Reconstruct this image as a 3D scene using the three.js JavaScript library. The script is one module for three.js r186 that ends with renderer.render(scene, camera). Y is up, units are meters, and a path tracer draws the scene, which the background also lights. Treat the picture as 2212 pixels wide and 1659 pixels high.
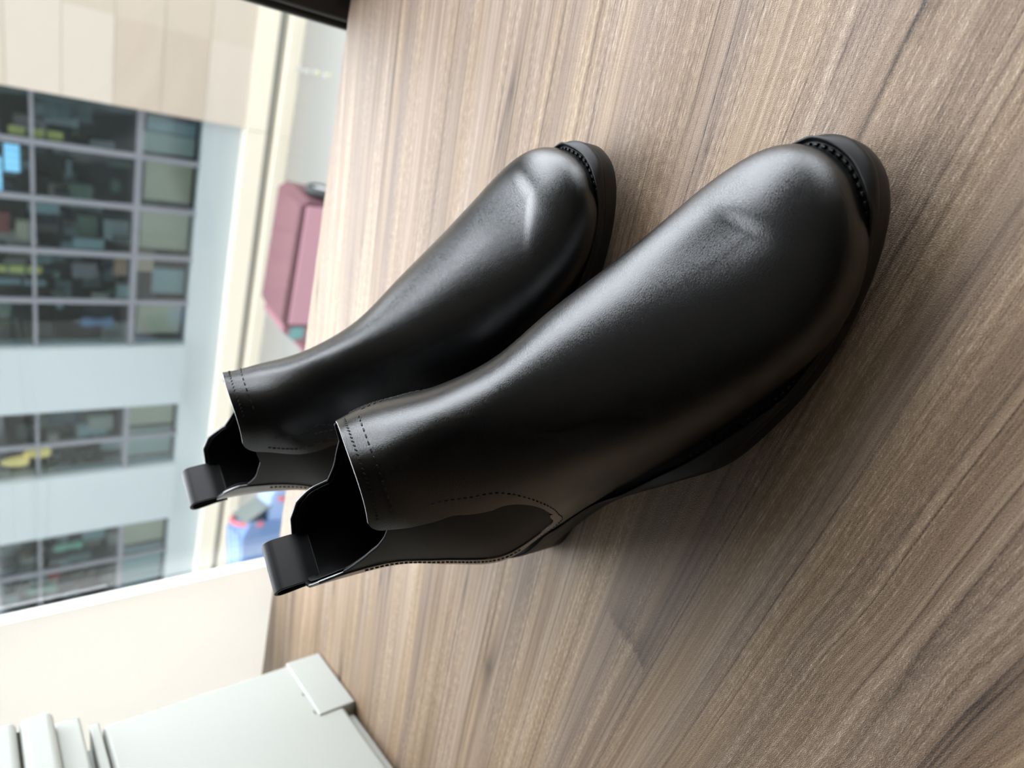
import * as THREE from 'three';
import { RoundedBoxGeometry } from 'three/addons/geometries/RoundedBoxGeometry.js';
import { mergeGeometries } from 'three/addons/utils/BufferGeometryUtils.js';
import { createNoise2D } from 'simplex-noise';

// ------------------------------------------------------------------ camera, sky, light, exposure
const W = 2212, H = 1659, DESK = 0.75, FOCAL = 1450;
const scene = new THREE.Scene();
const camera = new THREE.PerspectiveCamera(2 * Math.atan(H / 2 / FOCAL) * 180 / Math.PI, W / H, 0.02, 300);
camera.position.set(0, DESK + 0.285, 0);
{ // the phone is held sideways: world up points to the left of the picture
  const m = new THREE.Matrix4().set(
    0.19194, 0.92837, 0.31827, 0,
    -0.77373, -0.05635, 0.63100, 0,
    0.60373, -0.36737, 0.70749, 0, 0, 0, 0, 1);
  camera.quaternion.setFromRotationMatrix(m).normalize();
}
camera.focus = 0.312; camera.userData.fStop = 7.5;
const renderer = new THREE.WebGLRenderer({ antialias: true });
renderer.toneMapping = THREE.LinearToneMapping;
renderer.toneMappingExposure = 1.0;
renderer.shadowMap.enabled = true;

const SKY = 9.6;
{ // overcast sky, brighter towards the zenith
  const w = 64, h = 32, d = new Float32Array(w * h * 4);
  for (let j = 0; j < h; j++) for (let i = 0; i < w; i++) {
    const el = Math.max(0, Math.sin((j + 0.5) / h * Math.PI - Math.PI / 2)), k = SKY * (0.75 + 0.5 * el), o = (j * w + i) * 4;
    d[o] = k * 0.945; d[o + 1] = k * 1.0; d[o + 2] = k * 1.065; d[o + 3] = 1;
  }
  const t = new THREE.DataTexture(d, w, h, THREE.RGBAFormat, THREE.FloatType);
  t.mapping = THREE.EquirectangularReflectionMapping; t.magFilter = t.minFilter = THREE.LinearFilter; t.needsUpdate = true;
  scene.background = t;
}

// ------------------------------------------------------------------ helpers
let seed = 7;
const rnd = () => { seed = (seed + 0x6d2b79f5) | 0; let t = Math.imul(seed ^ (seed >>> 15), 1 | seed); t = (t + Math.imul(t ^ (t >>> 7), 61 | t)) ^ t; return ((t ^ (t >>> 14)) >>> 0) / 4294967296; };
const noise = createNoise2D(rnd);
const clamp = (x, a, b) => Math.min(b, Math.max(a, x));
const mix = (a, b, t) => a + (b - a) * t;
const smooth = (a, b, x) => { const t = clamp((x - a) / (b - a), 0, 1); return t * t * (3 - 2 * t); };
const rad = (d) => d * Math.PI / 180;
const names = {};
const numbered = (n) => { const k = names[n] = (names[n] ?? -1) + 1; return k ? `${n}_${String(k).padStart(3, '0')}` : n; };
const std = (color, roughness = 0.6, more = {}) => new THREE.MeshPhysicalMaterial({ color, roughness, ...more });
const shade = (o) => { o.castShadow = o.receiveShadow = true; return o; };
function part(name, g, m, parent) { const o = shade(new THREE.Mesh(g, m)); o.name = name; parent.add(o); return o; }
function thing(name, label, category, [x, y, z] = [0, 0, 0], turn = 0, group) {
  const o = new THREE.Group(); o.name = numbered(name); scene.add(o);
  o.position.set(x, y, z); o.rotation.y = turn; o.userData = { label, category };
  if (group) o.userData.group = group;
  return o;
}
function struct(name, g, m, [x, y, z] = [0, 0, 0], turn = 0) {
  const o = shade(new THREE.Mesh(g, m)); o.name = name; o.position.set(x, y, z); o.rotation.y = turn;
  o.userData.kind = 'structure'; scene.add(o); return o;
}
const box = (w, h, d, x = 0, y = 0, z = 0) => new THREE.BoxGeometry(w, h, d).translate(x, y, z);
const rbox = (w, h, d, r, x = 0, y = 0, z = 0) => new RoundedBoxGeometry(w, h, d, 3, r).translate(x, y, z);
const span = (x0, x1, y0, y1, z0, z1) => box(Math.abs(x1 - x0), y1 - y0, z1 - z0, (x0 + x1) / 2, (y0 + y1) / 2, (z0 + z1) / 2);
const rspan = (x0, x1, y0, y1, z0, z1, r) => rbox(Math.abs(x1 - x0), y1 - y0, z1 - z0, r, (x0 + x1) / 2, (y0 + y1) / 2, (z0 + z1) / 2);
function spline(K, u) { // uniform Catmull-Rom with straight ends
  const n = K.length, i = clamp(Math.floor(u), 0, n - 2), t = u - i;
  const p1 = K[i], p2 = K[i + 1], p0 = i ? K[i - 1] : 2 * p1 - p2, p3 = i < n - 2 ? K[i + 2] : 2 * p2 - p1;
  return 0.5 * (2 * p1 + (p2 - p0) * t + (2 * p0 - 5 * p1 + 4 * p2 - p3) * t * t + (3 * p1 - p0 - 3 * p2 + p3) * t * t * t);
}
function table(T, x) { // piecewise linear
  if (x <= T[0][0]) return T[0][1];
  for (let i = 1; i < T.length; i++) if (x <= T[i][0]) return mix(T[i - 1][1], T[i][1], (x - T[i - 1][0]) / (T[i][0] - T[i - 1][0]));
  return T[T.length - 1][1];
}
function image(w, h, fn, srgb) {
  const d = new Uint8Array(w * h * 4);
  for (let j = 0; j < h; j++) for (let i = 0; i < w; i++) {
    const c = fn(i, j), o = (j * w + i) * 4;
    if (c.length) { d[o] = c[0]; d[o + 1] = c[1]; d[o + 2] = c[2]; } else d[o] = d[o + 1] = d[o + 2] = clamp(c, 0, 1) * 255;
    d[o + 3] = 255;
  }
  const t = new THREE.DataTexture(d, w, h);
  t.magFilter = THREE.LinearFilter; t.minFilter = THREE.LinearMipmapLinearFilter; t.generateMipmaps = true;
  t.wrapS = t.wrapT = THREE.RepeatWrapping; if (srgb) t.colorSpace = THREE.SRGBColorSpace; t.needsUpdate = true;
  return t;
}
function cells(size, n, seed0) { // tileable worley noise: distance to the nearest cell border
  seed = seed0; const P = []; for (let i = 0; i < n * n; i++) P.push([rnd(), rnd()]);
  return (i, j) => {
    const x = i / size * n, y = j / size * n, cx = Math.floor(x), cy = Math.floor(y); let a = 9, b = 9;
    for (let v = -1; v <= 1; v++) for (let u = -1; u <= 1; u++) {
      const p = P[((cy + v + n) % n) * n + (cx + u + n) % n], d = Math.hypot(cx + u + p[0] - x, cy + v + p[1] - y);
      if (d < a) { b = a; a = d; } else if (d < b) b = d;
    }
    return b - a;
  };
}

// ------------------------------------------------------------------ the room (turned 4.1 degrees to the camera)
const TURN = rad(-4.13), CX = -0.11, CZ = -0.651;   // a point on the far edge of the desk
const at = (x, z) => [CX + x * Math.cos(TURN) + z * Math.sin(TURN), CZ - x * Math.sin(TURN) + z * Math.cos(TURN)];
const roomMesh = (name, g, m) => struct(name, g, m, [CX, 0, CZ], TURN);
const wallPaint = std('#8a8379', 0.85), stone = std('#5b574f', 0.85), HEAD = 1.62;
roomMesh('floor', span(-2.4, 2.8, -0.2, 0, -0.12, 4.2), std('#5a5045', 0.6));
roomMesh('ceiling', span(-2.4, 2.8, 2.9, 3.1, -0.12, 4.2), std('#d9d5cc', 0.9));
roomMesh('wall_left', span(-2.4, -2.2, 0, 2.9, -0.12, 4.2), wallPaint);
roomMesh('wall_right', mergeGeometries([span(1.5, 1.7, 0, DESK, -0.12, 4.2), span(1.5, 1.7, HEAD, 2.9, -0.12, 4.2), span(1.5, 1.7, DESK, HEAD, 0.62, 4.2), span(1.5, 1.7, DESK, HEAD, -0.12, -0.02)]), std('#cfcbc2', 0.85));
roomMesh('window_4', span(1.6, 1.606, DESK, HEAD, -0.02, 0.62), std('#ffffff', 0.0, { transmission: 1, thickness: 0, ior: 1.45 }));
roomMesh('wall_front', span(-2.2, 1.5, 0, 2.9, 4.0, 4.2), wallPaint);
roomMesh('wall_back', mergeGeometries([span(-2.2, 1.5, HEAD, 2.9, -0.12, -0.02), span(-2.2, -1.0, 0, HEAD, -0.12, -0.02), span(1.4, 1.5, 0, HEAD, -0.12, -0.02)]), wallPaint);
roomMesh('wall_outside', span(-150, 150, 3.1, 110, -0.5, -0.1), stone);      // the tall front of the house that this room is in
struct('wall_street_end', span(-64, -60, DESK - 8.6, 60, -60, -2), stone);
roomMesh('wall_below', span(-150, 150, DESK - 8.6, -0.2, -0.5, -0.1), stone);
const POST = 0.187;   // left side of the black post, from CX
const WALL = -0.447;  // right edge of the pale translucent window
roomMesh('window_1', span(WALL, POST + 0.01, 0, HEAD, -0.064, -0.058), std('#ffffff', 0.0, { transmission: 1, thickness: 0, ior: 1.45 }));
roomMesh('window_2', span(-1.0, WALL, 0, HEAD, -0.05, -0.035), std('#fffcf7', 0.95, { transmission: 0.36, thickness: 0 }));
roomMesh('window_3', span(POST + 0.13, 1.4, 0, HEAD, -0.064, -0.058), std('#ffffff', 0.0, { transmission: 1, thickness: 0, ior: 1.45 }));
{
  const black = std('#0b0b0b', 0.55);
  const p = roomMesh('trim_1', rspan(POST + 0.006, POST + 0.13, 0, HEAD, -0.085, -0.012, 0.004), black);
  part('glazing_bead', rspan(POST, POST + 0.02, 0, HEAD, -0.052, -0.028, 0.003), black, p);
}
// ------------------------------------------------------------------ the desk
const grainSlope = (w) => table([[-0.75, -0.07], [-0.42, -0.05], [-0.3, 0.0], [-0.22, 0.04], [-0.13, 0.18], [0.1, 0.2]], w);
const ridge = (n, p) => Math.pow(1 - Math.abs(n), p);
function wood(x, z) { // x along the desk, z across, in world metres; returns tone 0..1 and warmth
  let w = z; for (let k = 0; k < 3; k++) w = z - grainSlope(w) * (x + 0.1);
  w += 0.0026 * noise(x * 1.1, w * 3) + 0.0007 * noise(x * 5, w * 14) + 0.0002 * noise(x * 26, w * 60);
  const near = smooth(0.10, 0.0, Math.hypot((x + 0.17) * 0.7, z + 0.02));
  w += near * 0.004 * noise(x * 9 + 5, z * 12);
  // the plain tongue-shaped figure that ends in a dark ragged tip
  const tz = z - 0.35 * (x + 0.243) * 0.3, zc = -0.1775, hw = 0.0165 + 0.10 * Math.max(0, x + 0.243), across = (tz - zc) / hw, tip = x + 0.247 + 0.006 * across + 0.0025 * noise(z * 320, 3) + 0.0012 * noise(z * 900, 7);
  const tongue = smooth(-0.0006, 0.0012, tip) * smooth(0.2, 0.09, tip) * smooth(-1.5, -0.6, across) * smooth(1.02, 0.97, across);
  const broad = noise(x * 0.6, w * 13), mid = noise(x * 1.0 + 9, w * 50), thin = noise(x * 1.8 + 31, w * 170), hair = noise(x * 3.5 + 77, w * 520), fibre = noise(x * 9 + 3, w * 1300), pore = noise(x * 110, w * 1500);
  const lines = 0.34 * ridge(noise(x * 0.45 + 50, w * 40), 30) + 0.27 * ridge(noise(x * 0.6 + 90, w * 88 + 3), 28) + 0.20 * ridge(noise(x * 0.9 + 140, w * 190 + 3), 22);
  let t = 0.58 + 0.085 * broad + 0.065 * mid + 0.07 * thin + (0.085 * hair + 0.09 * fibre - lines * smooth(-0.75, 0.1, noise(x * 2.2 + 60, w * 24))) * (1 - 0.75 * tongue);
  t += 0.40 * Math.max(0, pore - 0.2) * smooth(-0.5, 0.4, noise(x * 3, w * 30 + 11)) + 0.035 * noise(x * 520, z * 900);
  t -= tongue * (0.05 + 0.15 * Math.exp(-Math.max(0, tip) / 0.02));
  return [clamp(t, 0.02, 1), noise(x * 0.9 + 20, w * 28)];
}
const WX = -0.85, WZ = -0.72, WS = 1.05, WD = 0.74;
const ramp = [[0, [50, 39, 30]], [0.25, [92, 73, 55]], [0.5, [140, 116, 94]], [0.75, [178, 154, 128]], [1, [212, 194, 170]]];
const woodMap = image(2048, 2048, (i, j) => {
  const x = WX + i / 2048 * WS, z = WZ + j / 2048 * WD; let [t, w] = wood(x, z);
  let k = 1; while (t > ramp[k][0]) k++;
  const q = (t - ramp[k - 1][0]) / (ramp[k][0] - ramp[k - 1][0]);
  const c = [0, 1, 2].map((n) => mix(ramp[k - 1][1][n], ramp[k][1][n], q));
  return [clamp(c[0] + w * 3, 0, 255), c[1] + w * 0.5, clamp(c[2] - w * 5.5, 0, 255)];
}, true);
const pebble = cells(512, 46, 3);
const deskBump = image(512, 512, (i, j) => 0.25 + 0.6 * Math.min(1, pebble(i, j) * 1.4) + 0.15 * noise(i / 3, j / 3));
deskBump.repeat.set(WS / 0.036, WD / 0.030);
{
  const [x, z] = at(0, 0);
  const t = thing('desk', 'brown wood-grain laminate desk under the pair of black boots', 'desk', [x, 0, z], TURN);
  const g = rspan(-1.25, 1.2, DESK - 0.025, DESK, 0, 0.95, 0.0015), p = g.attributes.position, uv = g.attributes.uv;
  const c = Math.cos(TURN), s = Math.sin(TURN);
  for (let i = 0; i < p.count; i++) { // uv in world metres, so that the board keeps its grain
    const wx = x + p.getX(i) * c + p.getZ(i) * s, wz = z - p.getX(i) * s + p.getZ(i) * c;
    uv.setXY(i, (wx - WX) / WS, (wz - WZ) / WD);
  }
  part('desktop', g, new THREE.MeshPhysicalMaterial({ map: woodMap, roughness: 0.36, bumpMap: deskBump, bumpScale: 0.00028 }), t);
  for (const lx of [-1.2, 1.15]) part('leg', rspan(lx - 0.025, lx + 0.025, 0, DESK - 0.025, 0.05, 0.9, 0.003), std('#4d3f34', 0.5), t);
}

// ------------------------------------------------------------------ the printer at the left end of the desk
{
  const white = std('#a8aba5', 0.42), gap = std('#3a3226', 0.8);
  const t = thing('printer', 'white plastic office machine with stepped ledges and grooves, beside the pale window', 'printer', [-0.547, DESK, -0.540], rad(7));
  part('body', rspan(-0.42, -0.003, 0.012, 0.2065, 0, 0.40, 0.005), white, t);
  part('base', rspan(-0.415, -0.0012, 0.001, 0.038, -0.001, 0.088, 0.0017), white, t);
  part('foot_panel', rspan(-0.40, -0.012, 0.002, 0.03, 0.09, 0.395, 0.004), white, t);
  part('vent_mark', rspan(-0.0035, -0.0025, 0.0395, 0.0405, 0.078, 0.084, 0.0003), gap, t);
  part('vent_mark', rspan(-0.0035, -0.0025, 0.0395, 0.0405, 0.05, 0.054, 0.0003), gap, t);
  part('rail', rspan(-0.42, 0.0015, 0.2085, 0.2165, 0, 0.40, 0.002), white, t);
  part('recess', rspan(-0.41, -0.016, 0.19, 0.27, 0.01, 0.39, 0.002), white, t);
  part('tray', rspan(-0.42, 0.0145, 0.223, 0.2425, 0, 0.40, 0.003), white, t);
  part('scanner', rspan(-0.42, 0.030, 0.2425, 0.2660, 0, 0.40, 0.006), white, t);
  part('lid', rspan(-0.42, 0.030, 0.2680, 0.36, 0, 0.40, 0.006), white, t);
  part('seal', rspan(-0.415, 0.022, 0.262, 0.272, 0.006, 0.395, 0.002), gap, t);
}
// ------------------------------------------------------------------ the boots
// Boot space: x from heel to toe, y up, z to the wearer's right (mirrored for the left boot). Rings u = 0 (toe) .. 11 (top of the shaft), each closed by v = -1 .. 1 (0 on the instep).
const K = {
  Bs: [0.2969, 0.2807, 0.2519, 0.2149, 0.1685, 0.1174, 0.0621, 0.0185, 0.0075, 0.0124, 0.0108, 0.0056],
  By: [0.0240, 0.0179, 0.0142, 0.0153, 0.0206, 0.0244, 0.0279, 0.0328, 0.0597, 0.0947, 0.1315, 0.1671],
  Ts: [0.2963, 0.2751, 0.2454, 0.2129, 0.1799, 0.1567, 0.1419, 0.1321, 0.1256, 0.1220, 0.1210, 0.1209],
  H: [0.0280, 0.0295, 0.0365, 0.0513, 0.0679, 0.0835, 0.0989, 0.1087, 0.0960, 0.0773, 0.0586, 0.0398],
  wl: [0.0296, 0.0381, 0.0446, 0.0478, 0.0465, 0.0403, 0.0372, 0.0370, 0.0318, 0.0267, 0.0252, 0.0254],
  wm: [0.0320, 0.0375, 0.0412, 0.0424, 0.0422, 0.0394, 0.0417, 0.0461, 0.0430, 0.0338, 0.0271, 0.0244],
  M: [0.6, 0.65, 0.72, 0.77, 0.79, 0.76, 0.68, 0.60, 0.52, 0.50, 0.50, 0.50],
  sk: [0, 0.0003, -0.0013, -0.0027, -0.0039, -0.0037, -0.0035, -0.0032, -0.0020, -0.0019, -0.0011, -0.0002],
  n1: [2.2, 2.21, 2.2, 2.09, 2.05, 1.89, 1.88, 1.97, 2.11, 2.08, 2.1, 2.1],
  n2: [4, 4, 5, 5, 5, 5, 5, 4, 2.6, 2.2, 2.2, 2.2],
  lo: [0.0312, 0.0352, 0.0356, 0.0381, 0.0473, 0.0558, 0.0539, 0.0482, 0.0421, 0.0373],
  me: [0.0301, 0.0312, 0.0293, 0.0283, 0.0332, 0.0409, 0.0470, 0.0465, 0.0412, 0.0354],
};
const TIP = -0.0042, LEN = 0.304, U1 = 2.2;
function makeBoot(name, label, pos, turn, o) {
  const { mirror, medial, upF, upG, crease } = o, flip = mirror ? -1 : 1;
  const t = thing(name, label, 'boot', pos, turn, undefined);
  const dent = (u, v) => { // a fold behind the stiffened toe: steep towards the toe, fading out towards the ankle
    const x = (u - crease.line(v)) / crease.width, y = (v - crease.at) / crease.span, bulge = 0.0007 * Math.exp(-(((u - 1.0) / 0.4) ** 2) - (v / 0.22) ** 2);
    return bulge - crease.depth * Math.exp(-y * y) * (x < 0 ? Math.exp(-x * x) : Math.exp(-x * x / 30));
  };
  function base(u, v) {
    u = Math.min(u, 11); const r = 1 - Math.min(u / U1, 1), f = Math.sqrt(Math.max(0, 1 - r * r)), by = spline(K.By, u), bs = spline(K.Bs, u), ts = spline(K.Ts, u), hh = spline(K.H, u) * f;
    const ph = Math.abs(v) * Math.PI, s = Math.abs(Math.sin(ph)), c = Math.abs(Math.cos(ph)), m = spline(K.M, u), n1 = spline(K.n1, u), n2 = spline(K.n2, u);
    const q = Math.abs(v) <= 0.5 ? m * (1 - c ** (2 / n1)) : m + (1 - m) * c ** (2 / n2), x = s ** (2 / (Math.abs(v) <= 0.5 ? n1 : n2));
    const w = spline(v >= 0 ? K.wl : K.wm, u) * f;
    return [ts + (bs - ts) * q, by + hh - hh * q, TIP * r * r + Math.sign(v) * x * w + spline(K.sk, u) * (1 - q) ** 1.5 * f];
  }
  const sub = (a, b) => [a[0] - b[0], a[1] - b[1], a[2] - b[2]], len = (a) => Math.hypot(...a) || 1e-9;
  function normal(u, v) {
    const e = 0.02, a = sub(base(Math.min(u + e, 11), v), base(Math.max(u - e, 0.001), v)), b = sub(base(u, v + 0.004), base(u, v - 0.004));
    const n = [a[1] * b[2] - a[2] * b[1], a[2] * b[0] - a[0] * b[2], a[0] * b[1] - a[1] * b[0]], l = len(n);
    return [-n[0] / l, -n[1] / l, -n[2] / l].map((k) => k * SIGN);
  }
  let SIGN = 1; if (normal(4, 0)[1] < 0) SIGN = -1;
  const point = (u, v, off) => { const p = base(u, v), n = normal(Math.max(u, 0.03), v), d = off + dent(u, v); return [p[0] + n[0] * d, p[1] + n[1] * d, p[2] + n[2] * d]; };
  const mv = 105, muF = 16.5, muB = 33; // millimetres per unit of v and of u (front, back)
  // seams of the elastic gores and the top line of the shaft
  const end = []; for (let k = 0; k <= 40; k++) { const x = 1 - (k / 40) ** 2; end.push([6.3 - 0.62 * x, 0.108 * Math.max(0, 1 - x ** 2.2) ** (1 / 2.2)]); }
  const F0 = [...end.map(([u, w]) => [u, 0.445 - w]), [7.06, 0.294], [8, 0.328], [8.6, 0.344], [9.5, 0.36], [11, 0.38]];
  const B0 = [...end.map(([u, w]) => [u, 0.445 + w]), [6.73, 0.548], [7.33, 0.53], [8, 0.545], [8.63, 0.578], [10.1, 0.61], [11, 0.63]];
  const smoothTable = (T, u) => (u < 6.35 ? table(T, u) : (table(T, u - 0.12) + 2 * table(T, u) + table(T, u + 0.12)) / 4);
  const Fs = (u, v) => smoothTable(F0, u) - (v < 0 ? medial * smooth(6.8, 8.7, u) : 0), Bs_ = (u) => smoothTable(B0, u);
  const topF = (v) => 8.56 + upF + 3.8 * v * v;
  const topG = (v) => upG * (v > 0 ? 0.7 : 1) + (v >= 0 ? table([[0.28, 8.4], [0.35, 8.63], [0.40, 8.83], [0.456, 9.1], [0.544, 9.63], [0.60, 9.9], [0.66, 10.05]], v)
    : table([[0.2, 8.75], [0.28, 8.9], [0.43, 9.1], [0.54, 9.48], [0.62, 9.8], [0.66, 9.8]], -v));
  const topB = (v) => upG * 0.7 + table(v >= 0 ? [[0.56, 9.8], [0.628, 10.13], [0.661, 10.35], [0.72, 10.52], [0.8, 10.57], [1, 10.6]] : [[0.58, 9.8], [0.61, 10.1], [0.656, 10.33], [0.73, 10.5], [0.83, 10.57], [1, 10.6]], Math.abs(v));
  const LOW = 5.68, round = (a, c, r) => (a < r && c < r ? r - Math.hypot(r - a, r - c) : Math.min(a, c));
  const gEnd = (u, v) => ((((6.3 - u) / 0.62) ** 2.2 + Math.abs((Math.abs(v) - 0.445) / 0.108) ** 2.2) ** (1 / 2.2) - 1) * 13; // rounded lower end of the gores, outside positive
  const gFront = (u, v) => (u < 6.3 ? Math.min(gEnd(u, v), Math.abs(v) > 0.445 ? (LOW - u) * 20 : 30) : round((Fs(u, v) - Math.abs(v)) * mv, (topF(v) - u) * muF, 5));
  const gBack = (u, v) => (u < 6.3 ? Math.min(gEnd(u, v), (u - LOW) * 20, (Math.abs(v) - 0.445) * mv) : round((Math.abs(v) - Bs_(u)) * mv, (topB(v) - u) * muB, 4));
  const gGore = (u, v) => Math.min((Math.abs(v) - Fs(u, v) + 0.03) * mv, (Bs_(u) + 0.03 - Math.abs(v)) * mv, (topG(v) - u) * 22, (u - 5.5) * 20);
  const NU = 230, NV = 320, uAt = (i) => { const x = i / NU; return x < 0.22 ? U1 * (x / 0.22) ** 2 : U1 + (11 - U1) * (x - 0.22) / 0.78; };
  const arc = [0]; for (let i = 1; i <= NU; i++) arc[i] = arc[i - 1] + len(sub(base(uAt(i), 0), base(uAt(i - 1), 0)));
  const arcAt = (u) => { let i = 0; while (i < NU - 1 && uAt(i + 1) < u) i++; return mix(arc[i], arc[i + 1], clamp((u - uAt(i)) / (uAt(i + 1) - uAt(i)), 0, 1)); };
  const girth = (u) => { const r = 1 - Math.min(u / U1, 1), f = Math.sqrt(Math.max(0, 1 - r * r)); return (spline(K.wl, u) + spline(K.wm, u) + 0.05) * f * 1.05; };
  function panel(g, off, thick, [ua, ub, va, vb] = [0, 11, -1, 1]) { // the part of the surface where g > 0, with a real edge
    const P = [], N = [], T = [], cache = new Map();
    const vert = (u, v) => {
      const key = Math.round(u * 2e4) * 1e6 + Math.round((v + 1) * 2e5); let e = cache.get(key);
      if (!e) { const n = normal(Math.max(u, 0.03), v), e1 = 0.03, du = (dent(u + e1, v) - dent(u - e1, v)) / (2 * e1), dv = (dent(u, v + 0.005) - dent(u, v - 0.005)) / 0.01;
        let nn = n; if (Math.abs(du) + Math.abs(dv) > 1e-7) { const c = point(u, v, off), a = sub(point(u + e1, v, off), c), b = sub(point(u, v + 0.005, off), c); nn = [a[1] * b[2] - a[2] * b[1], a[2] * b[0] - a[0] * b[2], a[0] * b[1] - a[1] * b[0]]; const l = len(nn) * Math.sign(nn[0] * n[0] + nn[1] * n[1] + nn[2] * n[2]); nn = nn.map((k) => k / l); }
        e = { p: point(u, v, off), n: nn, t: [arcAt(u), v * girth(u)] }; cache.set(key, e); }
      return e;
    };
    const put = (e) => { P.push(e.p[0], e.p[1], e.p[2] * flip); N.push(e.n[0], e.n[1], e.n[2] * flip); T.push(e.t[0], e.t[1]); };
    const tri = (a, b, c) => {
      const n = [(b.p[1] - a.p[1]) * (c.p[2] - a.p[2]) - (b.p[2] - a.p[2]) * (c.p[1] - a.p[1]), (b.p[2] - a.p[2]) * (c.p[0] - a.p[0]) - (b.p[0] - a.p[0]) * (c.p[2] - a.p[2]), (b.p[0] - a.p[0]) * (c.p[1] - a.p[1]) - (b.p[1] - a.p[1]) * (c.p[0] - a.p[0])];
      const out = (n[0] * a.n[0] + n[1] * a.n[1] + n[2] * a.n[2] > 0) !== mirror;
      if (out) { put(a); put(b); put(c); } else { put(a); put(c); put(b); }
    };
    const edges = [];
    const clip = (Q) => { // Q: [u, v, g] x 3
      const R = []; const cut = [];
      for (let i = 0; i < 3; i++) {
        const a = Q[i], b = Q[(i + 1) % 3];
        if (a[2] > 0) R.push(a);
        if ((a[2] > 0) !== (b[2] > 0)) { const k = a[2] / (a[2] - b[2]), m = [mix(a[0], b[0], k), mix(a[1], b[1], k), 0]; R.push(m); cut.push(m); }
      }
      if (R.length < 3) return;
      const E = R.map((r) => vert(r[0], r[1]));
      for (let i = 1; i < E.length - 1; i++) tri(E[0], E[i], E[i + 1]);
      if (cut.length === 2) edges.push(cut);
    };
    const G = []; for (let i = 0; i <= NU; i++) { G[i] = []; for (let j = 0; j <= NV; j++) G[i][j] = [uAt(i), j / NV * 2 - 1, g(uAt(i), j / NV * 2 - 1)]; }
    for (let i = 0; i < NU; i++) for (let j = 0; j < NV; j++) {
      const a = G[i][j], b = G[i + 1][j], c = G[i + 1][j + 1], d = G[i][j + 1];
      if (a[2] <= 0 && b[2] <= 0 && c[2] <= 0 && d[2] <= 0) continue;
      if (b[0] < ua || a[0] > ub || d[1] < va || a[1] > vb) continue;
      clip([a, b, c]); clip([a, c, d]);
    }
    for (const [a, b] of edges) { // rounded edge folding inwards
      const row = (m) => { const e = vert(m[0], m[1]), gu = (g(m[0] + 0.01, m[1]) - g(m[0] - 0.01, m[1])), gv = (g(m[0], m[1] + 0.001) - g(m[0], m[1] - 0.001));
        const su = sub(point(m[0] + 0.01, m[1], off), e.p), sv = sub(point(m[0], m[1] + 0.001, off), e.p);
        const lu = len(su), lv = len(sv); let o = [0, 1, 2].map((k) => -(gu / lu * su[k] / lu + gv / 2 / lv * sv[k] / lv)); const l = len(o); o = o.map((k) => k / l);
        const at = (d, y) => ({ p: [0, 1, 2].map((k) => e.p[k] + o[k] * d + e.n[k] * y), n: [0, 1, 2].map((k) => e.n[k] * Math.max(-1, (y + thick / 2) / (thick / 2)) + o[k] * (0.3 + d * 2e3)), t: e.t });
        return [e, at(thick * 0.2, -thick * 0.16), at(thick * 0.3, -thick * 0.5), at(thick * 0.2, -thick * 0.84), at(0, -thick), at(-0.004, -thick)]; };
      const A = row(a), B = row(b);
      for (let k = 0; k < 5; k++) { tri(A[k], B[k], B[k + 1]); tri(A[k], B[k + 1], A[k + 1]); }
    }
    const geo = new THREE.BufferGeometry();
    for (let i = 0; i < N.length; i += 3) { const l = Math.hypot(N[i], N[i + 1], N[i + 2]) || 1; N[i] /= l; N[i + 1] /= l; N[i + 2] /= l; }
    geo.setAttribute('position', new THREE.Float32BufferAttribute(P, 3)); geo.setAttribute('normal', new THREE.Float32BufferAttribute(N, 3)); geo.setAttribute('uv', new THREE.Float32BufferAttribute(T, 2));
    return geo;
  }
  part('vamp', panel((u, v) => gFront(u, v), 0, 0.0017), leather, t);
  part('back_panel', panel((u, v) => gBack(u, v), 0, 0.002), leather, t);
  part('elastic_gore', panel((u, v) => (v > 0.1 ? gGore(u, v) : -1), -0.0009, 0.0014, [5.3, 11, 0.1, 0.8]), elastic, t);
  part('elastic_gore', panel((u, v) => (v < -0.1 ? gGore(u, v) : -1), -0.0009, 0.0014, [5.3, 11, -0.8, -0.1]), elastic, t);
  part('lining', panel((u, v) => Math.max(Math.min(gFront(u, v), (topF(v) - u) * muF - 1.5), Math.min(gBack(u, v), (topB(v) - u) * muB - 1.5), Math.min(gGore(u, v), (topG(v) - u) * 22 - 1)) * (u > 0.4 ? 1 : 0), -0.0026, 0.0006), lining, t);

  // ---- stitches: little thread capsules along curves on the surface
  const capsule = new THREE.CapsuleGeometry(1, 2, 2, 5).rotateZ(Math.PI / 2);
  function stitches(curve, step, r, l, lift, tilt = 0) { // curve(k) k = 0..1 -> [point, normal]
    const out = []; let prev = curve(0), acc = 0; const n = 900;
    for (let i = 1; i <= n; i++) {
      const c = curve(i / n); acc += len(sub(c[0], prev[0]));
      if (acc >= step) {
        acc = 0; const d = sub(c[0], prev[0]), X = new THREE.Vector3(...d).normalize(), Y = new THREE.Vector3(...c[1]).normalize(), Z = new THREE.Vector3().crossVectors(X, Y).normalize(); Y.crossVectors(Z, X);
        if (tilt) X.applyAxisAngle(Y, tilt), Z.crossVectors(X, Y);
        const m = new THREE.Matrix4().makeBasis(X.clone().multiplyScalar(l / 4), Y.clone().multiplyScalar(r), Z.clone().multiplyScalar(r)).setPosition(c[0][0] + Y.x * lift, c[0][1] + Y.y * lift, c[0][2] + Y.z * lift);
        out.push(capsule.clone().applyMatrix4(m));
      }
      prev = c;
    }
    const g = mergeGeometries(out); if (mirror) { g.scale(1, 1, -1); const x = g.index.array; for (let i = 0; i < x.length; i += 3) { const k = x[i]; x[i] = x[i + 1]; x[i + 1] = k; } }
    return g;
  }
  const onSurface = (u, v) => [point(u, v, 0), normal(u, v)];
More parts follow.
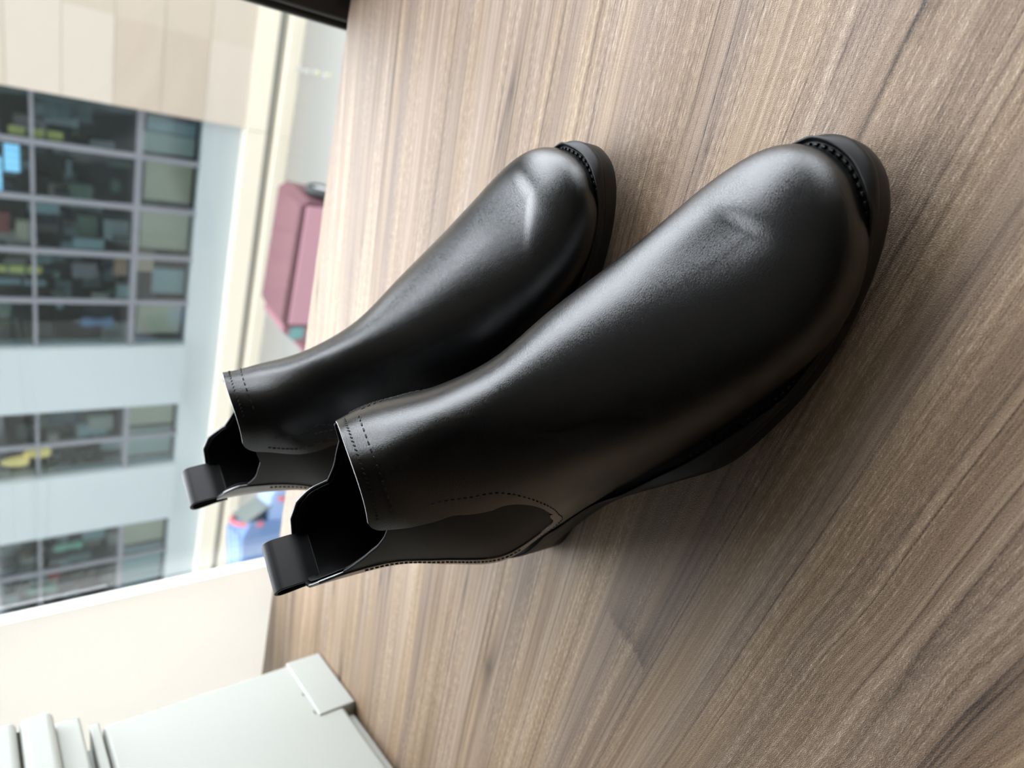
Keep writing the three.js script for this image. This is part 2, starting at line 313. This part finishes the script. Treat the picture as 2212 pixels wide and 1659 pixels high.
  const stuff = (n, g, m) => { part(n, g, m, t).userData.kind = 'stuff'; };
  const seamV = (side, d) => (u) => side * (Fs(u, side) - d / mv);
  const collar = [
    stitches((k) => { const v = mix(-0.19, 0.30, k); return onSurface(topF(v) - 3.0 / muF, v); }, 0.0021, 0.00038, 0.0016, 0, 0.7),
    stitches((k) => { const v = mix(-0.16, 0.25, k); return onSurface(topF(v) - 9 / muF, v); }, 0.0036, 0.00045, 0.0021, 0.0001),
  ];
  for (const [d, st] of [[2.6, 0.0024], [8, 0.0034]]) collar.push(stitches((k) => { const u = mix(topF(0.2) - d / muF - 0.1, 6.6, k); return onSurface(u, seamV(-1, d)(u)); }, st, 0.0005, 0.0021, 0));
  for (const s of mirror ? [-1, 1] : [1, -1]) { // one row round the lower end of each gore
    const rim = []; for (let u = 7.4; u > 5.69; u -= 0.04) rim.push([u, Fs(u, s)]); for (let u = 5.69; u < 6.3; u += 0.04) rim.push([u, Bs_(u)]);
    const wide = rim.map((r, i) => { const a = rim[Math.max(0, i - 4)], c = rim[Math.min(rim.length - 1, i + 4)], du = (c[0] - a[0]) * 21, dv = (c[1] - a[1]) * mv, l = Math.hypot(du, dv); return [r[0] + dv / l * -6 / 21 * 1, r[1] + du / l * 6 / mv]; });
    for (let k = 0; k < 30; k++) for (let i = 1; i < wide.length - 1; i++) wide[i] = [0, 1].map((q) => (wide[i - 1][q] + 2 * wide[i][q] + wide[i + 1][q]) / 4);
    collar.push(stitches((k) => { const x = k * (wide.length - 1.001), i = Math.floor(x), f = x - i; return onSurface(mix(wide[i][0], wide[i + 1][0], f), s * mix(wide[i][1], wide[i + 1][1], f)); }, 0.0030, 0.00045, 0.002, 0));
  }
  for (const s of [-1, 1]) collar.push(stitches((k) => { const u = mix(6.5, 9.6, k); return onSurface(u, s * (Bs_(u) + 2.6 / mv)); }, 0.0026, 0.0005, 0.002, 0.0001));
  stuff('stitching', mergeGeometries(collar), thread);

  // ---- pull tab: a strap folded into a loop over the back of the collar
  {
    const top = base(10.6 + upG * 0.7, 1), path = [], w = 0.0135, th = 0.0009;
    const cx = top[0], ty = top[1]; let bend = 0; for (let v = 0.99; v > 0.6; v -= 0.01) { const p = base(10.6 + upG * 0.7, v); if (p[2] > 0.011) { bend = (p[0] - cx) / (p[2] * p[2]); break; } }
    for (const [x, y] of [[0.0026, -0.0055], [0.0029, -0.002], [0.0036, 0.004], [0.0038, 0.009]]) path.push([cx + x, ty + y]);
    for (let k = 0; k <= 10; k++) { const a = k / 10 * Math.PI; path.push([cx - 0.0006 + 0.0044 * Math.cos(a), ty + 0.0120 + 0.0040 * Math.sin(a)]); }
    for (const [x, y] of [[-0.0046, 0.008], [-0.0036, 0.003], [-0.0022, -0.002], [-0.0012, -0.006]]) path.push([cx + x, ty + y]);
    const curve = new THREE.CatmullRomCurve3(path.map(([x, y]) => new THREE.Vector3(x, y, 0))), n = 70, P = [], I = [], prof = [];
    for (const [a, b] of [[-1, 1], [-0.97, 1], [0.97, 1], [1, 1], [1, -1], [0.97, -1], [-0.97, -1], [-1, -1]]) prof.push([a * w, b * th * (Math.abs(a) > 0.98 ? 0.5 : 1)]);
    for (let i = 0; i <= n; i++) { const p = curve.getPointAt(i / n), d = curve.getTangentAt(i / n); for (const [z, h] of prof) P.push(p.x - d.y * h + bend * z * z * (1 - 0.5 * smooth(0, 0.016, p.y - ty)), p.y + d.x * h, z * flip); }
    const m = prof.length; for (let i = 0; i < n; i++) for (let k = 0; k < m; k++) { const a = i * m + k, b = i * m + (k + 1) % m; I.push(a, b, a + m, b, b + m, a + m); }
    for (const e of [0, n * m]) for (let k = 1; k < m - 1; k++) I.push(e, e + k, e + k + 1);
    const g = new THREE.BufferGeometry(); g.setAttribute('position', new THREE.Float32BufferAttribute(P, 3)); g.setIndex(I);
    const gg = g.toNonIndexed(); g.computeVertexNormals(); gg.computeVertexNormals();
    g.setAttribute('uv', new THREE.Float32BufferAttribute(new Float32Array(P.length / 3 * 2).map((_, i) => P[Math.floor(i / 2) * 3 + (i % 2 ? 2 : 1)]), 2));
    part('pull_tab', g, webbing, t);
  }

  // ---- sole: contour of the outsole, with the distance to the foot of the upper at every point
  const outline = (s) => { const x = clamp((s / LEN - 0.70) / 0.30, 0, 1), y = clamp(1 - s / LEN / 0.13, 0, 1), g = (1 - x ** 2.3) ** (1 / 2.3) * (1 - y ** 2.3) ** (1 / 2.3), k = s / LEN * 9, c = TIP * x * x; return [c + g * spline(K.lo, k), c - g * spline(K.me, k)]; };
  const C = []; const n = 130;
  for (let i = 0; i < n; i++) { const s = LEN * (0.5 - 0.5 * Math.cos(i / n * Math.PI)); C.push([s, outline(s)[0]]); }
  for (let i = n; i > 0; i--) { const s = LEN * (0.5 - 0.5 * Math.cos(i / n * Math.PI)); C.push([s, outline(s)[1]]); }
  const nc = C.length, nrm = C.map((_, i) => { let x = 0, z = 0; for (let k = 1; k <= 3; k++) { const a = C[(i + nc - k) % nc], b = C[(i + k) % nc]; x += b[0] - a[0]; z += b[1] - a[1]; } const l = Math.hypot(x, z); return [-z / l, x / l]; });
  if (nrm[60][1] < 0) nrm.forEach((q) => { q[0] *= -1; q[1] *= -1; });
  const foot = []; // plan of the upper's widest line
  for (let i = 0; i < 240; i++) for (const s of [0.5, -0.5]) { const p = base(i / 240 * 7.6, s), q = base(i / 240 * 7.6, s * 1.6); foot.push(p, q); }
  for (let v = -1; v <= 1; v += 0.02) foot.push(base(7.1, v), base(7.3, v));
  const inset = C.map((c, i) => { let best = 0.02; for (const p of foot) { const dx = p[0] - c[0], dz = p[2] - c[1], a = -(dx * nrm[i][0] + dz * nrm[i][1]), b = Math.abs(dx * nrm[i][1] - dz * nrm[i][0]); if (b < 0.002 && a < best) best = a; } return clamp(best, 0.0032, 0.0105); });
  for (let k = 0; k < 6; k++) { const c = inset.slice(); for (let i = 0; i < nc; i++) inset[i] = (c[(i + nc - 1) % nc] + 2 * c[i] + c[(i + 1) % nc]) / 4; }
  const yTop = (s) => { let u = 0, b = 9; for (let k = 0; k <= 72; k++) { const d = Math.abs(spline(K.Bs, k / 10) - s); if (d < b) { b = d; u = k / 10; } } return spline(K.By, u) + 0.0022 + 0.0006 * smooth(0.2, 0.3, s); };
  const yT = C.map((c) => yTop(c[0])); for (let k = 0; k < 8; k++) { const c = yT.slice(); for (let i = 0; i < nc; i++) yT[i] = (c[(i + nc - 1) % nc] + 2 * c[i] + c[(i + 1) % nc]) / 4; }
  const yB = (s) => 0.012 * (1 - smooth(0.085, 0.17, s)) + 0.0125 * clamp((s / LEN - 0.66) / 0.34, 0, 1) ** 2;
  function sweep(rows, caps) { // rows(i) -> list of [inset, y]
    const P = [], I = [], R = rows(0).length;
    for (let i = 0; i < nc; i++) for (const [d, y] of rows(i)) P.push(C[i][0] - nrm[i][0] * d, y, (C[i][1] - nrm[i][1] * d) * flip);
    for (let i = 0; i < nc; i++) for (let k = 0; k < R - 1; k++) { const a = i * R + k, b = ((i + 1) % nc) * R + k; if (mirror) I.push(a, b, a + 1, b, b + 1, a + 1); else I.push(a, a + 1, b, b, a + 1, b + 1); }
    for (const k of caps) for (let i = 0; i < n; i++) { const a = i * R + k, b = ((i + 1) % nc) * R + k, c = ((nc - i) % nc) * R + k, d = ((nc - i - 1) % nc) * R + k; I.push(a, b, c, b, d, c); }
    const g = new THREE.BufferGeometry(); g.setAttribute('position', new THREE.Float32BufferAttribute(P, 3)); g.setIndex(I); g.computeVertexNormals();
    g.setAttribute('uv', new THREE.Float32BufferAttribute(new Float32Array(P.length / 3 * 2).map((_, i) => P[Math.floor(i / 2) * 3 + (i % 2 ? 2 : 0)]), 2));
    return g;
  }
  const split = (i) => mix(yT[i], yB(C[i][0]), 0.34);
  part('welt', sweep((i) => { const d = inset[i], y = yT[i], w = Math.max(d - 2.6e-3, 1.2e-3); return [[d + 4e-3, y - 2.5e-3], [d + 1.2e-3, y - 2.2e-3], [d - 1.4e-3, y - 2.3e-3], [d - 2.0e-3, y - 1.6e-3], [w, y - 2e-4], [w - 0.5e-3, y + 1e-4], [w - 1.0e-3, y], [w * 0.45, y - 0.8e-3], [0.5e-3, y - 2.0e-3], [0, y - 3.2e-3], [0, split(i)], [0.7e-3, split(i) - 3e-4], [4e-3, split(i) - 3e-4]]; }, []), rubber, t);
  part('outsole', sweep((i) => { const y = split(i) - 3e-4, b = yB(C[i][0]); return [[4e-3, y], [0.6e-3, y], [0.1e-3, y - 5e-4], [0, mix(y, b, 0.5)], [0.1e-3, b + 8e-4], [0.9e-3, b], [6e-3, b], [14e-3, b]]; }, [7]), rubber, t);
  {
    const sh = new THREE.Shape(), pts = []; for (let i = 0; i < nc; i++) { const k = (i + nc - 60) % nc; const w = 8e-4 + 0.005 * smooth(0.03, 0.065, C[k][0]); if (C[k][0] < 0.064) pts.push([C[k][0] - nrm[k][0] * w, C[k][1] - nrm[k][1] * w]); }
    const lo = pts.filter((p) => p[1] >= 0).sort((a, b) => a[0] - b[0]), me = pts.filter((p) => p[1] < 0).sort((a, b) => b[0] - a[0]);
    const front = []; for (let k = 1; k < 12; k++) { const q = k / 12, z = mix(lo[lo.length - 1][1], me[0][1], q); front.push([mix(lo[lo.length - 1][0], me[0][0], q) + 0.004 * Math.sin(q * Math.PI) , z]); }
    [...lo, ...front, ...me].forEach(([x, z], i) => (i ? sh.lineTo(x, z * flip) : sh.moveTo(x, z * flip)));
    const g = new THREE.ExtrudeGeometry(sh, { depth: 0.0108, bevelEnabled: true, bevelSize: 0.0006, bevelThickness: 0.0006, bevelSegments: 2, steps: 1 });
    g.rotateX(Math.PI / 2); g.translate(0, 0.0126, 0); // extruded downwards
    part('heel', g.rotateX(0), rubber, t);
  }
  const bead = (k) => { const x = k * nc, i = Math.floor(x) % nc, j = (i + 1) % nc, f = x - Math.floor(x), d = mix(inset[i], inset[j], f) - 0.5e-3; return [[mix(C[i][0] - nrm[i][0] * d, C[j][0] - nrm[j][0] * d, f), mix(yT[i], yT[j], f) - 1.9e-3, mix(C[i][1] - nrm[i][1] * d, C[j][1] - nrm[j][1] * d, f)], [0, 1, 0]]; };
  stuff('welt_stitching', stitches((k) => bead(mix(0.26, 0.74, k)), 0.0036, 0.00075, 0.0022, 0), thread);
  return t;
}
const hide = cells(512, 60, 11), hide2 = cells(512, 23, 12);
const leatherBump = image(512, 512, (i, j) => 0.2 + 0.5 * Math.min(1, hide(i, j) * 1.7) + 0.3 * Math.min(1, hide2(i, j) * 1.8));
leatherBump.repeat.set(1 / 0.030, 1 / 0.030);
const leather = std('#08090a', 0.26, { ior: 1.76,  bumpMap: leatherBump, bumpScale: 0.00005 });
const rib = image(64, 64, (i) => 0.5 + 0.5 * Math.cos(i / 64 * Math.PI * 2 * 4)); rib.repeat.set(1 / 0.004, 1 / 0.004);
const elastic = std('#0d0e0f', 0.62, { bumpMap: rib, bumpScale: 0.000008, specularIntensity: 0.55 });
const lining = std('#0a0a0c', 0.9);
const thread = std('#111214', 0.5);
const webbing = std('#0f0f11', 0.5, { bumpMap: rib, bumpScale: 0.000012 });
const rubber = std('#0f0f0f', 0.5);
makeBoot('boot', 'black leather ankle boot in front, with its elastic gore panel facing the viewer', [-0.2311, DESK, -0.2902], rad(-32.69),
  { mirror: false, medial: 0.085, upF: 0, upG: 0, crease: { line: (v) => 1.56 - 1.7 * v, width: 0.17, at: -0.045, span: 0.10, depth: 0.0018 } });
makeBoot('boot', 'black leather ankle boot behind, nearer the window and partly hidden by the other', [-0.2537, DESK, -0.4197], rad(-29.13),
  { mirror: true, medial: -0.0, upF: 0.5, upG: 0.28, crease: { line: (v) => (v > 0 ? 1.36 + 0.1 * v : 1.36 - 4 * v) , width: 0.24, at: 0.02, span: 0.17, depth: 0.0011 } });
// ------------------------------------------------------------------ the street below the window
const ROAD = DESK - 8.6;
struct('ground', span(-70, 50, ROAD - 0.2, ROAD, -60, -1.2), std('#90908b', 0.9));
const FA = rad(-9), FX = -0.85, FZ = -24;                                 // the facade across the street, turned 9 degrees
const street = (a, z) => [FX - a * Math.cos(FA) + z * Math.sin(FA), FZ + a * Math.sin(FA) + z * Math.cos(FA)];
const Y = (y) => DESK + y;                                                // heights are measured from the desk
{
  const paleBlue = std('#b4c1c5', 0.55), cream = std('#f6f0df', 0.75), dark = std('#4c5052', 0.9), frameGrey = std('#7d828a', 0.5), inside = std('#6d777b', 0.9);
  const paneGlass = std('#dfe8ea', 0.07, { transmission: 1, thickness: 0, ior: 1.5 });
  const [x, z] = [FX, FZ];
  const t = thing('shop_building', 'pale blue tiled building across the street with wide dark shop windows between its columns', 'building', [x, 0, z], FA);
  const F = (a0, a1, y0, y1, z0, z1) => span(-a0, -a1, Y(y0), Y(y1), z0, z1);
  part('floor_slab', F(0.01, 30, -6.3, -6.06, -5, -0.15), dark, t);
  part('ceiling_slab', F(0.01, 30, 1.2, 1.5, -5, -0.15), std('#6a6f72', 0.9), t);
  part('back_wall', F(0.01, 30, -6.1, 1.4, -5.2, -5), inside, t);
  part('side_wall', F(0.01, 0.3, -6.1, 1.4, -5, -0.3), inside, t);
  part('side_wall', F(29.7, 30, -6.1, 1.4, -5, -0.3), inside, t);
  part('upper_wall', F(0.01, 30, 1.2, 6, -0.3, 0.12), paleBlue, t);
  part('sill_band', F(0.01, 30, -7.25, -6.05, -0.4, 0.08), paleBlue, t);
  for (const [a, b] of [[8.05, 10.5], [13.35, 16.1], [26, 28.5]]) part('column', F(a, b, -6.1, 1.25, -0.5, 0.2), paleBlue, t);
  part('ledge', F(0.01, 30, -7.86, -7.22, -0.4, 0.45), cream, t);
  part('base_wall', F(0.01, 30, -8.7, -7.8, -0.4, 0.2), std('#8f918d', 0.9), t);
  part('kerb', F(0.01, 30, -8.62, -8.16, 0.2, 0.62), cream, t);
  for (const [a0, a1, mull] of [[0, 8.05, [1.46, 3.09, 4.73, 6.40]], [10.5, 13.35, [12.0]], [16.1, 26, [18.02, 20.3, 22.95, 24.5]]]) {
    const edges = [a0, ...mull, a1], ys = [-6.05, -4.29, -1.58, 1.25];
    const frames = [];
    for (const m of mull) frames.push(F(m - 0.085, m + 0.085, -6.05, 1.25, -0.12, 0.03));
    for (const y of [-4.29]) frames.push(F(a0, a1, y - 0.09, y + 0.09, -0.12, 0.035));
    frames.push(F(a0, a1, -1.58 - 0.05, -1.58 + 0.05, -0.12, -0.02));
    const w = part('shop_window', mergeGeometries(frames), frameGrey, t);
    for (let i = 0; i < edges.length - 1; i++) for (let k = 0; k < 3; k++) part('pane', F(edges[i] + 0.05, edges[i + 1] - 0.05, ys[k] + 0.04, ys[k + 1] - 0.04, -0.06, -0.045), paneGlass, w);
  }
  // low display backs behind the bottom row of panes
  const tone = { b: std('#d2c8ad', 0.8), g: std('#b7c2ba', 0.8), p: std('#dcbca4', 0.8), t: std('#9fb7bb', 0.8) };
  for (const [a0, a1, y0, y1, c] of [[0.05, 0.75, -6, -4.6, 't'], [0.8, 1.4, -6, -4.5, 'g'], [1.7, 2.95, -6, -4.6, 'b'], [3.35, 4.65, -6, -4.55, 'b'], [4.8, 5.5, -5.0, -4.35, 'p'], [5.4, 6.3, -6, -5.0, 't'], [6.6, 7.9, -6, -4.6, 'b'],
    [10.6, 11.85, -6, -4.5, 'b'], [12.1, 13.3, -6, -4.3, 'g'], [16.2, 17.9, -6, -4.5, 'b'], [18.2, 20.2, -6, -4.4, 't'], [20.4, 22.3, -6, -4.4, 't']]) part('display_back', F(a0, a1, y0, y1, -0.75, -0.6), tone[c], t);
  // goods on racks, too blurred to count
  const P = [], goods = [], hues = [[0.10, 0.12, 0.12], [0.16, 0.2, 0.21], [0.28, 0.3, 0.31], [0.12, 0.16, 0.13], [0.2, 0.18, 0.19], [0.36, 0.34, 0.31], [0.05, 0.07, 0.09], [0.25, 0.32, 0.34]];
  seed = 91;
  for (let k = 0; k < 420; k++) {
    const a = rnd() * 26, y = -4.4 + rnd() * 5.2, w = 0.15 + rnd() * 0.6, h = 0.15 + rnd() * 0.8, d = -0.5 - rnd() * 3.2, c = hues[Math.floor(rnd() * hues.length)], g = F(a - w / 2, a + w / 2, y - h / 2, y + h / 2, d - 0.2, d);
    g.setAttribute('color', new THREE.Float32BufferAttribute(new Float32Array(g.attributes.position.count * 3).map((_, i) => c[i % 3] * 1.5), 3)); goods.push(g);
  }
  part('goods', mergeGeometries(goods), new THREE.MeshStandardMaterial({ vertexColors: true, roughness: 0.8 }), t).userData.kind = 'stuff';
  const inShop = (a, y, d) => { const [sx, sz] = street(a, d); return [sx, Y(y), sz]; };
  // lit signs, lamps and goods that stand out behind the glass
  const cyan = std('#bfe9ff', 0.5, { emissive: '#7fcfff', emissiveIntensity: 1.0 });
  for (const [a, y, w, h, l] of [[2.05, -1.12, 0.8, 0.42, 'bright cyan lit sign seen whole behind the wide shop window'], [2.6, -0.73, 1.1, 0.34, 'bright cyan lit sign cut off by the picture edge, beside the whole one']]) {
    const s = thing('lit_sign', l, 'sign', inShop(a, y, -0.25), FA, 'cyan signs in the shop window');
    part('sign_body', rbox(w, h, 0.08, 0.02), frameGrey, s);
    for (let k = 0; k < 4; k++) part('lit_letter', rbox(w * 0.235, h * 0.86, 0.03, 0.014, w * (-0.375 + k * 0.25), 0, 0.045), cyan, s);
  }
  const yellow = std('#cfc877', 0.6), warm = std('#ffe9a8', 0.5, { emissive: '#ffdc7a', emissiveIntensity: 0.55 });
  for (const [a, y, w, l] of [[1.25, -1.7, 0.3, 'yellow strip of three dashes beside the cyan signs in the wide shop window'], [5.45, -1.15, 0.34, 'yellow strip of three dashes well away from the cyan signs, in the wide shop window']]) {
    const s = thing('price_strip', l, 'label', inShop(a, y, -0.2), FA, 'yellow strips in the shop');
for (let k = 0; k < 3; k++) part('tag', rbox(0.24, 0.38, 0.03, 0.014, 0, (k - 1) * 0.45, 0), yellow, s);
  }
  for (const [a, y, l] of [[12.7, -1.6, 'warm yellow lamp in the narrow shop window, the lower-hung one, nearer the street'], [13.0, -0.95, 'warm yellow lamp in the narrow shop window, the higher-hung one']]) {
    const s = thing('shop_lamp', l, 'lamp', inShop(a, y, -0.6), FA, 'lamps in the narrow shop window');
    part('shade', new THREE.LatheGeometry([[0.02, 0.42], [0.10, 0.34], [0.18, 0.1], [0.2, -0.25], [0.13, -0.4], [0.0, -0.42]].map(([r, h]) => new THREE.Vector2(r, h)), 20), warm, s);
    part('cord', new THREE.CylinderGeometry(0.012, 0.012, 1.6, 6).translate(0, 1.2, 0), dark, s);
  }
  const figure = [[0.02, 0.5], [0.16, 0.42], [0.2, 0.25], [0.12, 0], [0.2, -0.35], [0.22, -0.5], [0, -0.5]].map(([r, h]) => new THREE.Vector2(r, h));
  for (const [a, y, c, l] of [[17.15, -2.5, '#8fc4ae', 'mint green garment in the farthest shop window, next to the second pale column'], [19.2, -1.6, '#86b3a4', 'mint green garment in the farthest shop window, next to the translucent window edge'], [7.3, -3.3, '#7d93b5', 'blue garment beside the first pale column in the wide shop window']]) {
    const s = thing('garment', l, 'garment', inShop(a, y, -0.3), FA, 'garments in the shop windows'); part('dress', new THREE.LatheGeometry(figure, 18).scale(1, 1, 0.6), std(c, 0.8), s); part('neck', new THREE.CylinderGeometry(0.04, 0.05, 0.18, 10).translate(0, 0.55, 0), frameGrey, s);
  }
  for (const [a, y, c, l] of [[18.35, -2.05, '#a8484a', 'red box on a rack between the mint green garments'], [4.0, -0.85, '#8d4a4c', 'dull red box standing over a pale one in the wide shop window'], [4.2, -1.36, '#b9ad98', 'pale beige box under the dull red one in the wide shop window'], [5.2, -3.95, '#b08f78', 'peach box just above the row of pale display backs in the wide shop window']]) {
    const s = thing('goods_box', l, 'box', inShop(a, y, -0.28), FA, 'boxes in the shop windows'); part('carton', rbox(0.62, 0.34, 0.2, 0.015), std(c, 0.8), s); part('carton_lid', rbox(0.64, 0.07, 0.22, 0.012, 0, 0.17, 0), std(c, 0.75), s);
  }
  // ------------ the beige panelled house beside it
  const hs = thing('beige_building', 'beige panelled building wall adjoining the wide shop window', 'building', [x, 0, z], FA);
  part('core_wall', F(-12, -0.01, -7.2, 6, -0.6, 0.33), std('#a89c8c', 0.85), hs);
  part('ledge', F(-12, -0.01, -7.86, -7.22, -0.4, 0.45), cream, hs); part('base_wall', F(-12, -0.01, -8.7, -7.8, -0.4, 0.2), std('#8f918d', 0.9), hs); part('kerb', F(-12, -0.01, -8.62, -8.16, 0.2, 0.62), cream, hs);
  const tones = ['#d2c8ba', '#cdc2b2', '#d6cdc1', '#c9bcac'].map((c) => std(c, 0.8));
  seed = 17; const PW = 2.38, PH = 1.24;
  for (let r = 0; r < 8; r++) for (let c = 0; c < 5; c++) {
    const a1 = -c * PW, y0 = -7.2 + r * PH;
    part('cladding_panel', rspan(-(a1 - PW + 0.008), -a1 + (c ? -0.008 : 0.01), Y(y0 + 0.008), Y(y0 + PH - 0.008), 0.3, 0.36, 0.004), tones[Math.floor(rnd() * 4)], hs);
  }
}
// ------------------------------------------------------------------ vehicles
function wheel(t, x, y, z, r, name = 'wheel', turn = 0) {
  const tyre = part(name, new THREE.TorusGeometry(r * 0.74, r * 0.26, 10, 24).rotateY(turn).translate(x, y, z), std('#3a3d3e', 0.8), t);
  part('rim', new THREE.CylinderGeometry(r * 0.6, r * 0.6, r * 0.3, 20).rotateX(Math.PI / 2).rotateY(turn).translate(x, y, z), std('#c3c6c6', 0.4), tyre);
}
function prism(profile, w, bevel = 0.05) { // side profile in x-y, extruded across z
  const s = new THREE.Shape(); profile.forEach(([x, y], i) => (i ? s.lineTo(x, y) : s.moveTo(x, y)));
  return new THREE.ExtrudeGeometry(s, { depth: w - 2 * bevel, bevelEnabled: true, bevelSize: bevel, bevelThickness: bevel, bevelSegments: 3 }).translate(0, 0, -w / 2 + bevel);
}
{ // a dark red covered van below the desk edge, its cab to the left
  const t = thing('van', 'dull red covered van parked in the street, just showing over the desk edge', 'van', [-4.1, ROAD, -18.6], rad(-9));
  const red = std('#64424a', 0.7), pink = std('#b78a97', 0.6), teal = std('#6e9c9c', 0.1, { metalness: 0.2 }), grey = std('#55585a', 0.7);
  part('load_cover', prism([[-1.5, 0.75], [1.95, 0.75], [2.05, 1.6], [1.9, 1.78], [-1.35, 1.84], [-1.6, 1.7]], 1.7, 0.06), red, t);
  part('side_board', rspan(-1.5, 1.95, 0.6, 1.66, 0.84, 0.9, 0.02), pink, t);
  part('cab', prism([[-2.6, 0.45], [-1.55, 0.45], [-1.5, 1.72], [-1.75, 1.74], [-2.25, 1.1], [-2.55, 0.95]], 1.6, 0.05), std('#8a5f69', 0.6), t);
  part('windscreen', rbox(0.04, 0.78, 1.4, 0.015).rotateZ(-0.66).translate(-2.04, 1.46, 0), teal, t);
  part('side_window', rspan(-2.0, -1.62, 1.15, 1.55, 0.79, 0.83, 0.01), teal, t);
  part('chassis', rspan(-2.4, 2.0, 0.32, 0.55, -0.6, 0.6, 0.03), grey, t);
  for (const wx of [-2.0, 1.2]) for (const wz of [-0.75, 0.75]) wheel(t, wx, 0.32, wz, 0.32);
  wheel(t, 2.25, 1.1, 0.3, 0.42, 'spare_wheel', Math.PI / 2);
}
{ // a blue three-wheeled cart in front of the pale window
  const t = thing('cargo_tricycle', 'blue striped three-wheeled vehicle with a grey windscreen and red trim, beside the pale window', 'tricycle', [-12.5, ROAD, -19.1], rad(14));
  const blue = std('#5f7aa3', 0.7), pale = std('#8fa8cf', 0.7), red = std('#c05a5c', 0.6), grey = std('#6f7876', 0.25), white = std('#dfe4ea', 0.6);
  part('canopy', prism([[-3.2, 1.0], [-0.3, 1.0], [-0.15, 2.15], [-0.6, 2.4], [-3.0, 2.4], [-3.2, 2.2]], 1.5, 0.05), blue, t);
  for (let k = 0; k < 5; k++) part('stripe', rspan(-3.1, -0.5, 2.42, 2.46, -0.62 + k * 0.26, -0.5 + k * 0.26, 0.01), k % 2 ? pale : std('#4a638c', 0.7), t);
  part('windscreen', rbox(0.06, 1.0, 1.2, 0.02).rotateZ(0.5).translate(0.1, 1.85, 0), grey, t);
  part('red_trim', new THREE.TorusGeometry(0.72, 0.07, 8, 20, Math.PI).rotateY(Math.PI / 2).scale(1, 1, 1).translate(-0.2, 1.75, 0), red, t);
  part('front_body', prism([[-0.3, 0.4], [1.0, 0.4], [1.15, 0.95], [0.55, 1.4], [-0.25, 1.45]], 1.1, 0.08), pale, t);
  part('mudguard', prism([[0.7, 0.5], [1.5, 0.5], [1.4, 0.85], [0.8, 0.9]], 0.4, 0.05), white, t);
  part('headlamp', new THREE.SphereGeometry(0.14, 16, 12).scale(0.7, 1, 1).translate(1.12, 1.0, 0), white, t);
  part('tail_lamp', rbox(0.1, 0.2, 0.3, 0.03, 0.5, 1.1, 0.6), red, t);
  wheel(t, 1.1, 0.28, 0, 0.28); for (const wz of [-0.65, 0.65]) wheel(t, -2.1, 0.3, wz, 0.3);
}
[[1.2, -22.9], [1.16, -22.3], [1.15, -21.53], [1.1, -20.69]].forEach(([x, z], k) => {
  const t = thing('road_stud', ['pale stud on the road, farthest of four near the black post', 'pale stud on the road, second farthest of four', 'pale yellowish stud on the road, second nearest to the desk edge of four', 'pale yellowish stud on the road, nearest to the desk edge of four'][k], 'road stud', [x, ROAD, z], 0, 'studs in the road');
  part('shaft', new THREE.CylinderGeometry(0.06, 0.075, 0.12, 12).translate(0, 0.06, 0), std(k > 1 ? '#d6d5b4' : '#cfd0cd', 0.7), t);
  part('cap', new THREE.SphereGeometry(0.062, 12, 8).translate(0, 0.12, 0), std('#c2c3bf', 0.7), t);
});
scene.add(camera);
renderer.render(scene, camera);
